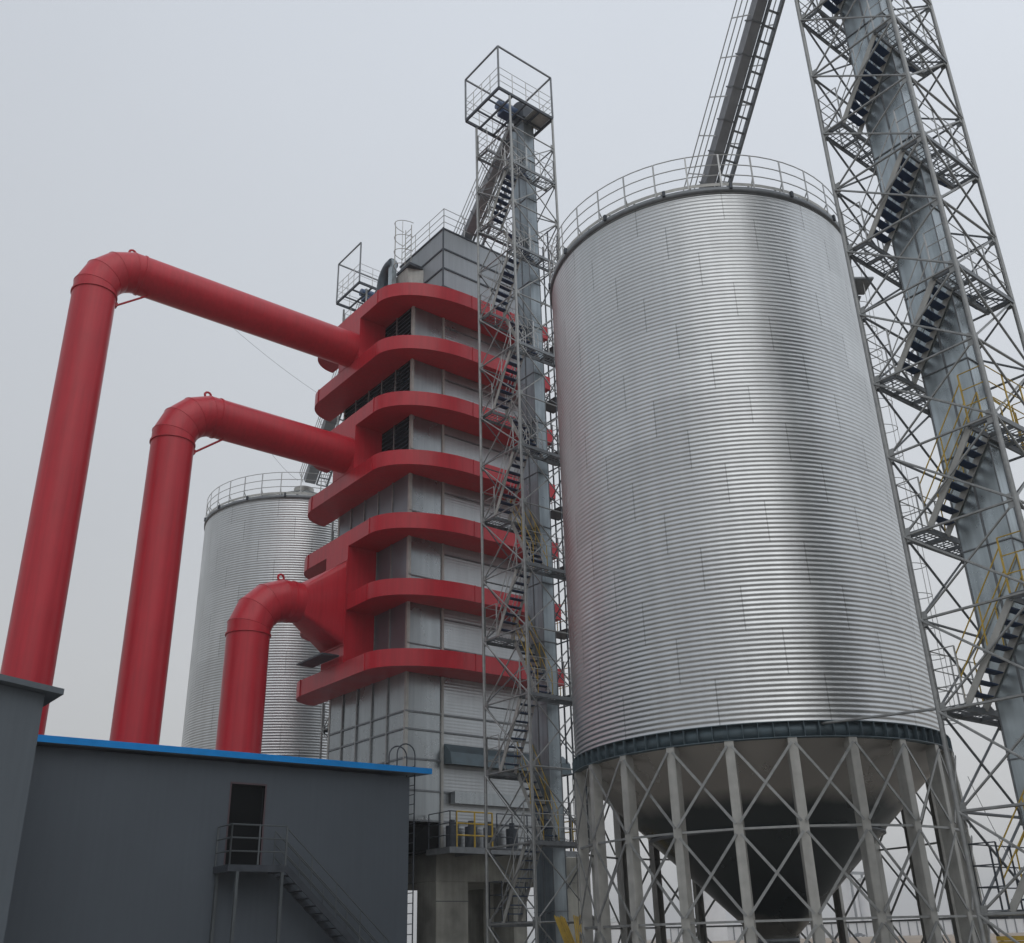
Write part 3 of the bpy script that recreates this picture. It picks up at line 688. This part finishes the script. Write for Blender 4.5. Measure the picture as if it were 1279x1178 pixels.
# ------------------------------------------------------------------ conveyors
def conveyor(label, p, q, w=.55, h=.5, side=1, walk=.6, group='inclined conveyors'):
    p, q = Vector(p), Vector(q); t = thing('inclined_conveyor', label, 'conveyor', p, group); d = (q-p); Ln = d.length; d.normalize()
    sd_ = d.cross(Vector((0,0,1))).normalized()*side; upv = sd_.cross(d)*side
    if upv.z < 0: upv = -upv
    def B(m, nm, mt, par=None): m.v = [tuple(Vector(a)-p) for a in m.v]; return m.build(nm, mt, par or t)
    m = MB(); m.bar(p, q, w, h, upv); cs = B(m, 'trough', TRUNKL)
    m = MB(); n = int(Ln/1.0)
    for k in range(1, n+1): a = p+d*(k*Ln/(n+1)); m.bar(a-d*.02, a+d*.02, w+.07, h+.07, upv)
    B(m, 'flanges', GALVD, cs)
    # walkway beside the trough: two stringers with rungs
    o1 = sd_*(w/2+.08)-upv*h*.5; o2 = sd_*(w/2+.08+walk)-upv*h*.5
    m = MB(); m.bar(p+o1, q+o1, .06,.12,upv); m.bar(p+o2, q+o2, .08,.16,upv); n = int(Ln/.45)
    for k in range(n+1): a = p+d*(k*Ln/n); m.bar(a+o1, a+o2, .06,.06, upv)
    wk = B(m, 'walkway', GALVD)
    m = MB()
    for o_ in (o2, -sd_*(w/2+.12)-upv*h*.5):
        for hh in (.4,.75,1.1): m.tube([p+o_+upv*hh, q+o_+upv*hh], .02, 5)
        n = int(Ln/1.1)
        for k in range(n+1): a = p+d*(k*Ln/n)+o_; m.tube([a, a+upv*1.1], .022, 5)
    B(m, 'guard_rail', RAIL, wk)
    return t
conveyor('long inclined conveyor rising from the big silo roof out of the picture top', (21.4,16.55,22.7), (19.55,9.6,30.9), .34, .36, side=-1, walk=.42)
conveyor('short inclined conveyor between the dryer roof and the slim tower cabin', (22.6,31.2,30.9), (21.7,26.0,33.9), .42,.4, side=-1, walk=.5)
conveyor('inclined conveyor climbing from the distant silo roof behind the dryer', (24.0,48.0,25.6), (22.8,39.9,32.4), .6,.5, side=-1)

# tie strut from the right tower to the silo ring beam
m = MB(); m.tube([(18.60,10.26,5.45),(19.0,13.18,5.70)], .028, 6)
tag(m.build('tie_strut', GALV), 'thin steel strut tying the right-hand tower to the silo ring beam', 'strut')

# ------------------------------------------------------------------ slate sheds
VW = 29.2; UR = 18.9
t = thing('grey_shed', 'dark grey metal shed with bright blue roof edge in front of the pipes', 'shed', (12,32,0))
def H(m, nm, mt, par=None, O=(12,32,0)): m.v = [(a-O[0],b-O[1],c-O[2]) for a,b,c in m.v]; return m.build(nm, mt, par or t)
dz0, dz1, du0, du1 = 3.76, 6.02, 12.74, 13.8
m = MB(); m.box(-4,du0,VW,VW+.12,.006,6.62); m.box(du1,UR,VW,VW+.12,.006,6.62); m.box(du0,du1,VW,VW+.12,.006,dz0); m.box(du0,du1,VW,VW+.12,dz1,6.62)
m.box(UR-.12,UR,VW+.121,36.0,.006,6.62); m.box(-4,UR,36.0,36.12,.006,6.62); m.box(-4,-3.88,VW+.121,36,.006,6.62); H(m, 'wall', SLATE)
m = MB(); m.add([(-4,VW-.35,6.635),(19.52,VW-.35,6.72),(19.52,36.4,7.1),(-4,36.4,7.02),(-4,VW-.35,6.78),(19.52,VW-.35,6.865),(19.52,36.4,7.25),(-4,36.4,7.17)],
    [(0,3,2,1),(4,5,6,7),(0,1,5,4),(1,2,6,5),(2,3,7,6),(3,0,4,7)]); rf = H(m, 'roof', TOPS)
m = MB(); m.add([(-4,VW-.37,6.63),(19.54,VW-.37,6.715),(19.54,VW-.352,6.715),(-4,VW-.352,6.63),(-4,VW-.37,6.81),(19.54,VW-.37,6.895),(19.54,VW-.352,6.895),(-4,VW-.352,6.81)],
    [(0,3,2,1),(4,5,6,7),(0,1,5,4),(1,2,6,5),(2,3,7,6),(3,0,4,7)]); H(m, 'fascia', BLUE, rf)
m = MB(); m.add([(19.522,VW-.351,6.715),(19.54,VW-.351,6.715),(19.54,36.4,7.1),(19.522,36.4,7.1),(19.522,VW-.351,6.895),(19.54,VW-.351,6.895),(19.54,36.4,7.28),(19.522,36.4,7.28)],
    [(0,3,2,1),(4,5,6,7),(0,1,5,4),(1,2,6,5),(2,3,7,6),(3,0,4,7)]); H(m, 'fascia', BLUE, rf)
m = MB(); m.box(du0-.04,du0,VW-.02,VW+.1,dz0,dz1+.05); m.box(du1,du1+.05,VW-.02,VW+.1,dz0,dz1+.05); m.box(du0,du1,VW-.02,VW+.1,dz1,dz1+.05)
H(m, 'door_frame', mat('door_frame_paint', (.09,.06,.07), .6))
m = MB(); m.box(du0-.1,du1+.1,VW+.125,VW+.16,dz0-.1,dz1+.1); H(m, 'doorway', BLACK)  # black sheet painted in for the unlit interior behind the door opening

t = thing('outside_stair', 'dark steel landing and stair leading up to the shed doorway', 'staircase', (13,28.7,0))
def K(m, nm, mt, par=None): return H(m, nm, mt, par or t, (13,28.7,0))
m = MB(); m.box(12.4,14.14,28.2,29.18,3.70,3.74); m.box(12.4,14.14,28.2,28.26,3.56,3.699); m.box(12.4,12.46,28.261,29.18,3.56,3.699); m.box(14.08,14.14,28.261,29.18,3.56,3.699); K(m, 'landing', DARKS)
IRON = mat('painted_iron', (.10,.115,.125), .5, .3)
m = MB(); rails(m, [(12.44,29.15),(12.44,28.22),(14.12,28.22)], 3.74, 1.05, 1.1, .028, 3)
K(m, 'guard_rail', IRON)
for x,y in ((12.7,28.24),(14.05,28.24),(12.5,29.1)):
    m = MB(); m.box(x-.04,x+.04,y-.04,y+.04,.006,3.56); K(m, 'support_post', IRON)
m = MB(); x0,z0,x1,z1 = 14.14,3.68,18.3,.1
for y in (28.22,29.0): m.bar((x0,y,z0),(x1,y,z1),.04,.18)
fl = K(m, 'stair_flight', DARKS); m = MB(); n = 18
for k in range(1,n): s_ = k/n; x = x0+(x1-x0)*s_; z = z0+(z1-z0)*s_; m.box(x-.12,x+.12,28.24,28.98,z-.01,z+.02)
K(m, 'treads', DARKS, fl)
m = MB()
for y in (28.22,29.0):
    for h in (.35,.7,1.05): m.tube([(x0,y,z0+h),(x1,y,z1+h)], .02, 6)
    for k in range(0,6): s_ = k/5; x = x0+(x1-x0)*s_; z = z0+(z1-z0)*s_; m.tube([(x,y,z),(x,y,z+1.05)], .02, 6)
K(m, 'handrail', IRON, fl)

t = thing('grey_building', 'paler grey metal building with sloping roof edge at the left picture margin', 'building', (3,27,0))
VB = 25.0
m = MB()
k = -.12
def rz(u): return 7.06+k*(u-6.17)
ol = [(-6,.006),(6.17,.006),(6.17,rz(6.17)),(-6,rz(-6))]
m.add([(a,VB,b) for a,b in ol]+[(a,28.6,b) for a,b in ol], [(0,1,2,3),(7,6,5,4),(0,4,5,1),(1,5,6,2),(2,6,7,3),(3,7,4,0)]); H(m, 'wall', SLATEL, None, (3,27,0))
m = MB(); z0, z1 = rz(6.5)+.02, rz(-6)+.02
m.add([(-6,VB-.3,z1),(6.5,VB-.3,z0),(6.5,28.8,z0),(-6,28.8,z1),(-6,VB-.3,z1+.13),(6.5,VB-.3,z0+.13),(6.5,28.8,z0+.13),(-6,28.8,z1+.13)],
    [(0,3,2,1),(4,5,6,7),(0,1,5,4),(1,2,6,5),(2,3,7,6),(3,0,4,7)]); H(m, 'roof', SLATEL, None, (3,27,0))

# ladder at the shed corner
m = MB()
t = thing('wall_ladder', 'dark steel ladder with hooped top at the right end of the shed', 'ladder', (19.2,29.5,0))
m = MB()
for y in (29.28,29.78):
    pts = [(19.15,y,.006),(19.15,y,7.35)]+[(19.15-.35+.35*math.cos(a), y, 7.35+.35*math.sin(a)) for a in [PI*k/8 for k in range(1,9)]]+[(18.45,y,6.9)]
    m.tube(pts, .024, 6)
m.v = [(a-19.2,b-29.5,c) for a,b,c in m.v]; m.build('side_rails', DARKS, t)
m = MB(); m.tube([(-.05,-.22,.4),(-.05,.28,.4)], .014, 5); rg = m.build('rung', DARKS, t)
for k in range(1,23): c = rg.copy(); C.objects.link(c); c.location.z = .3*k

# ------------------------------------------------------------------ yellow bundles leaning on the slim tower
for lab, ut, ub in (('bundle of yellow steel tubes leaning left against the slim tower foot', 20.62, 21.12), ('bundle of yellow steel tubes leaning right beside the silo legs', 21.36, 20.95)):
    m = MB()
    for k in range(5):
        x = (k-2)*.075; m.tube([(ut+x,23.98-.01*(k%2),2.26-.02*k%.05),(ub+x*1.1,23.25+.04*(k%2),.02)], .024, 6)
        m.tube([(ut+x+.03,23.94,2.2),(ub+x*1.1+.03,23.2,.02)], .018, 6)
    tag(m.build('yellow_tube_bundle', YEL), lab, 'steel tubes', 'bundles of yellow tubes')
# yellow guard panel at the right tower foot
t = thing('guard_panel', 'yellow steel guard panel at the foot of the right-hand tower', 'barrier', (18.9,9.0,0))
m = MB(); m.box(18.75,18.79,7.95,10.1,.2,1.40); m.v=[(a-18.9,b-9.0,c) for a,b,c in m.v]; m.build('panel', YEL, t)
m = MB(); m.box(18.73,18.81,7.95,10.1,1.41,1.48)
for y in (8.0,9.0,10.05): m.box(18.81,18.87,y-.03,y+.03,.006,1.4)
m.v=[(a-18.9,b-9.0,c) for a,b,c in m.v]; m.build('frame', YEL, t)

# ------------------------------------------------------------------ far background
def at(az, d): a = R(az)+PHI; return d*math.sin(a), d*math.cos(a)
# long white shed with posts, about 480 m away
t = thing('white_shed', 'long low white shed with dark posts on the far horizon', 'shed', (*at(14,490),0))
p, q = Vector((*at(7.5,490),0)), Vector((*at(24,490),0)); O = Vector(t.location)
m = MB(); m.bar(p+Vector((0,0,2.6)), q+Vector((0,0,2.6)), 8, 5.2); m.v=[tuple(Vector(a)-O) for a in m.v]; m.build('wall', WHITE, t)
m = MB(); n = 42; nrm = (q-p).normalized().cross(Vector((0,0,1)))
if nrm.dot(p) > 0: nrm = -nrm
for k in range(n+1): a = p.lerp(q,k/n)+nrm*4.15; m.bar(a, a+Vector((0,0,5.3)), .35,.35,(1,0,0))
m.bar(p+nrm*4.15+Vector((0,0,5.5)), q+nrm*4.15+Vector((0,0,5.5)), .5,.5)
m.v=[tuple(Vector(a)-O) for a in m.v]; m.build('posts', DARKS, t)
for i,(az,d,r,h,lb) in enumerate(((16.25,520,5.2,24,'pale distant silo, left one of the pair in the haze'),(17.15,520,3.0,23,'slimmer pale distant silo, right one of the pair in the haze'),
        (9.6,470,5.5,21,'broad pale distant silo seen under the hopper cone'),(4.9,460,6.5,8,'low grey distant tank between the left silo legs'))):
    x, y = at(az, d); t = thing('distant_silo', lb, 'silo', (x,y,0), 'silos far away in the haze')
    MB().revolve([(r,0),(r,h)], 0,0,32).build('wall', WHITE, t); MB().revolve([(r+.2,h),(r*.3,h+r*.35),(.01,h+r*.36)],0,0,32).build('roof', GALVL, t)
    if i == 1:
        m = MB(); m.bar((-12,0,h+3),(3,0,h+3),1.2,1.2)
        for k in (-9,0): m.bar((k,0,h*.3 if k else h),(k,0,h+3),.8,.8,(1,0,0))
        m.build('overhead_gantry', GALVD, t)
# parked car far off
x, y = at(16.6, 470); t = thing('parked_car', 'small dark car parked before the far white shed', 'car', (x,y,0)); t.rotation_euler[2] = -PHI
m = MB(); prof = [(-2.2,.35),(2.2,.35),(2.25,.8),(1.3,.95),(.7,1.42),(-1.1,1.45),(-1.9,.98),(-2.25,.9)]
n = len(prof); m.add([(a,-.85,b) for a,b in prof]+[(a,.85,b) for a,b in prof],[tuple(range(n)),tuple(range(n,2*n))[::-1]]+[(i,n+i,n+(i+1)%n,(i+1)%n) for i in range(n)]); m.build('body', CARP, t, bevel=.05)
m = MB(); m.box(-1.0,.6,-.87,.87,1.0,1.33); m.build('windows', GLASS, t)
for a in (-1.4,1.4):
    for b in (-.8,.8): m = MB(); m.tube([(a,b-.1,.33),(a,b+.1,.33)],.33,16); m.build('wheel', TYRE, t)
# guy wires across the sky
for lb, pts in (('thin sagging wire from behind the tallest pipe down to the dryer', [(14.88,40,28.8),(20.07,40,26.43)]),('thin sagging wire behind the middle pipe reaching the distant silo', [(20.05,45,25.3),(21.83,45,23.98)]),
                ('thin slanting wire right of the big silo legs', [(26.2,14,5.2),(27.9,14,2.7)])):
    a, b = Vector(pts[0]), Vector(pts[1]); m = MB()
    m.tube([a.lerp(b,k/10)-Vector((0,0,.15*(1-(k/5-1)**2))) for k in range(11)], .008, 4)
    tag(m.build('overhead_wire', DARKS), lb, 'wire', 'thin wires')

# ------------------------------------------------------------------ unseen dark block added behind the camera to darken a band of the silo
REFL_BLOCK = True
if REFL_BLOCK:
    hx, hy = 21.5, -24
    t = thing('added_reflection_block', 'unseen dark block added behind the camera, darkening the silo reflection', 'building', (hx,hy,0))
    t.rotation_euler[2] = R(0)
    MB().box(-9,9,-6,6,.006,22).build('wall', SLATE, t); m = MB()
    m.add([(-9.4,-6.4,22),(9.4,-6.4,22),(9.4,6.4,22),(-9.4,6.4,22),(-9.4,0,24),(9.4,0,24)],[(0,1,5,4),(2,3,4,5),(0,4,3),(1,2,5),(0,3,2,1)]); m.build('roof', GALVD, t)

# ------------------------------------------------------------------ haze
HAZE = .0009
if HAZE:
    m = MB(); m.box(-1600,1600,-1600,1600,-1,60); o = m.build('haze', mat('tmp', (1,1,1))); struct(o, 'stuff')
    hm = bpy.data.materials.new('haze_air'); hm.use_nodes = True; hn = hm.node_tree.nodes; hn.clear()
    ou = hn.new('ShaderNodeOutputMaterial'); pv = hn.new('ShaderNodeVolumePrincipled'); pv.inputs['Density'].default_value = HAZE
    pv.inputs['Color'].default_value = (.93,.94,.96,1); hm.node_tree.links.new(pv.outputs[0], ou.inputs['Volume'])
    o.data.materials.clear(); o.data.materials.append(hm)
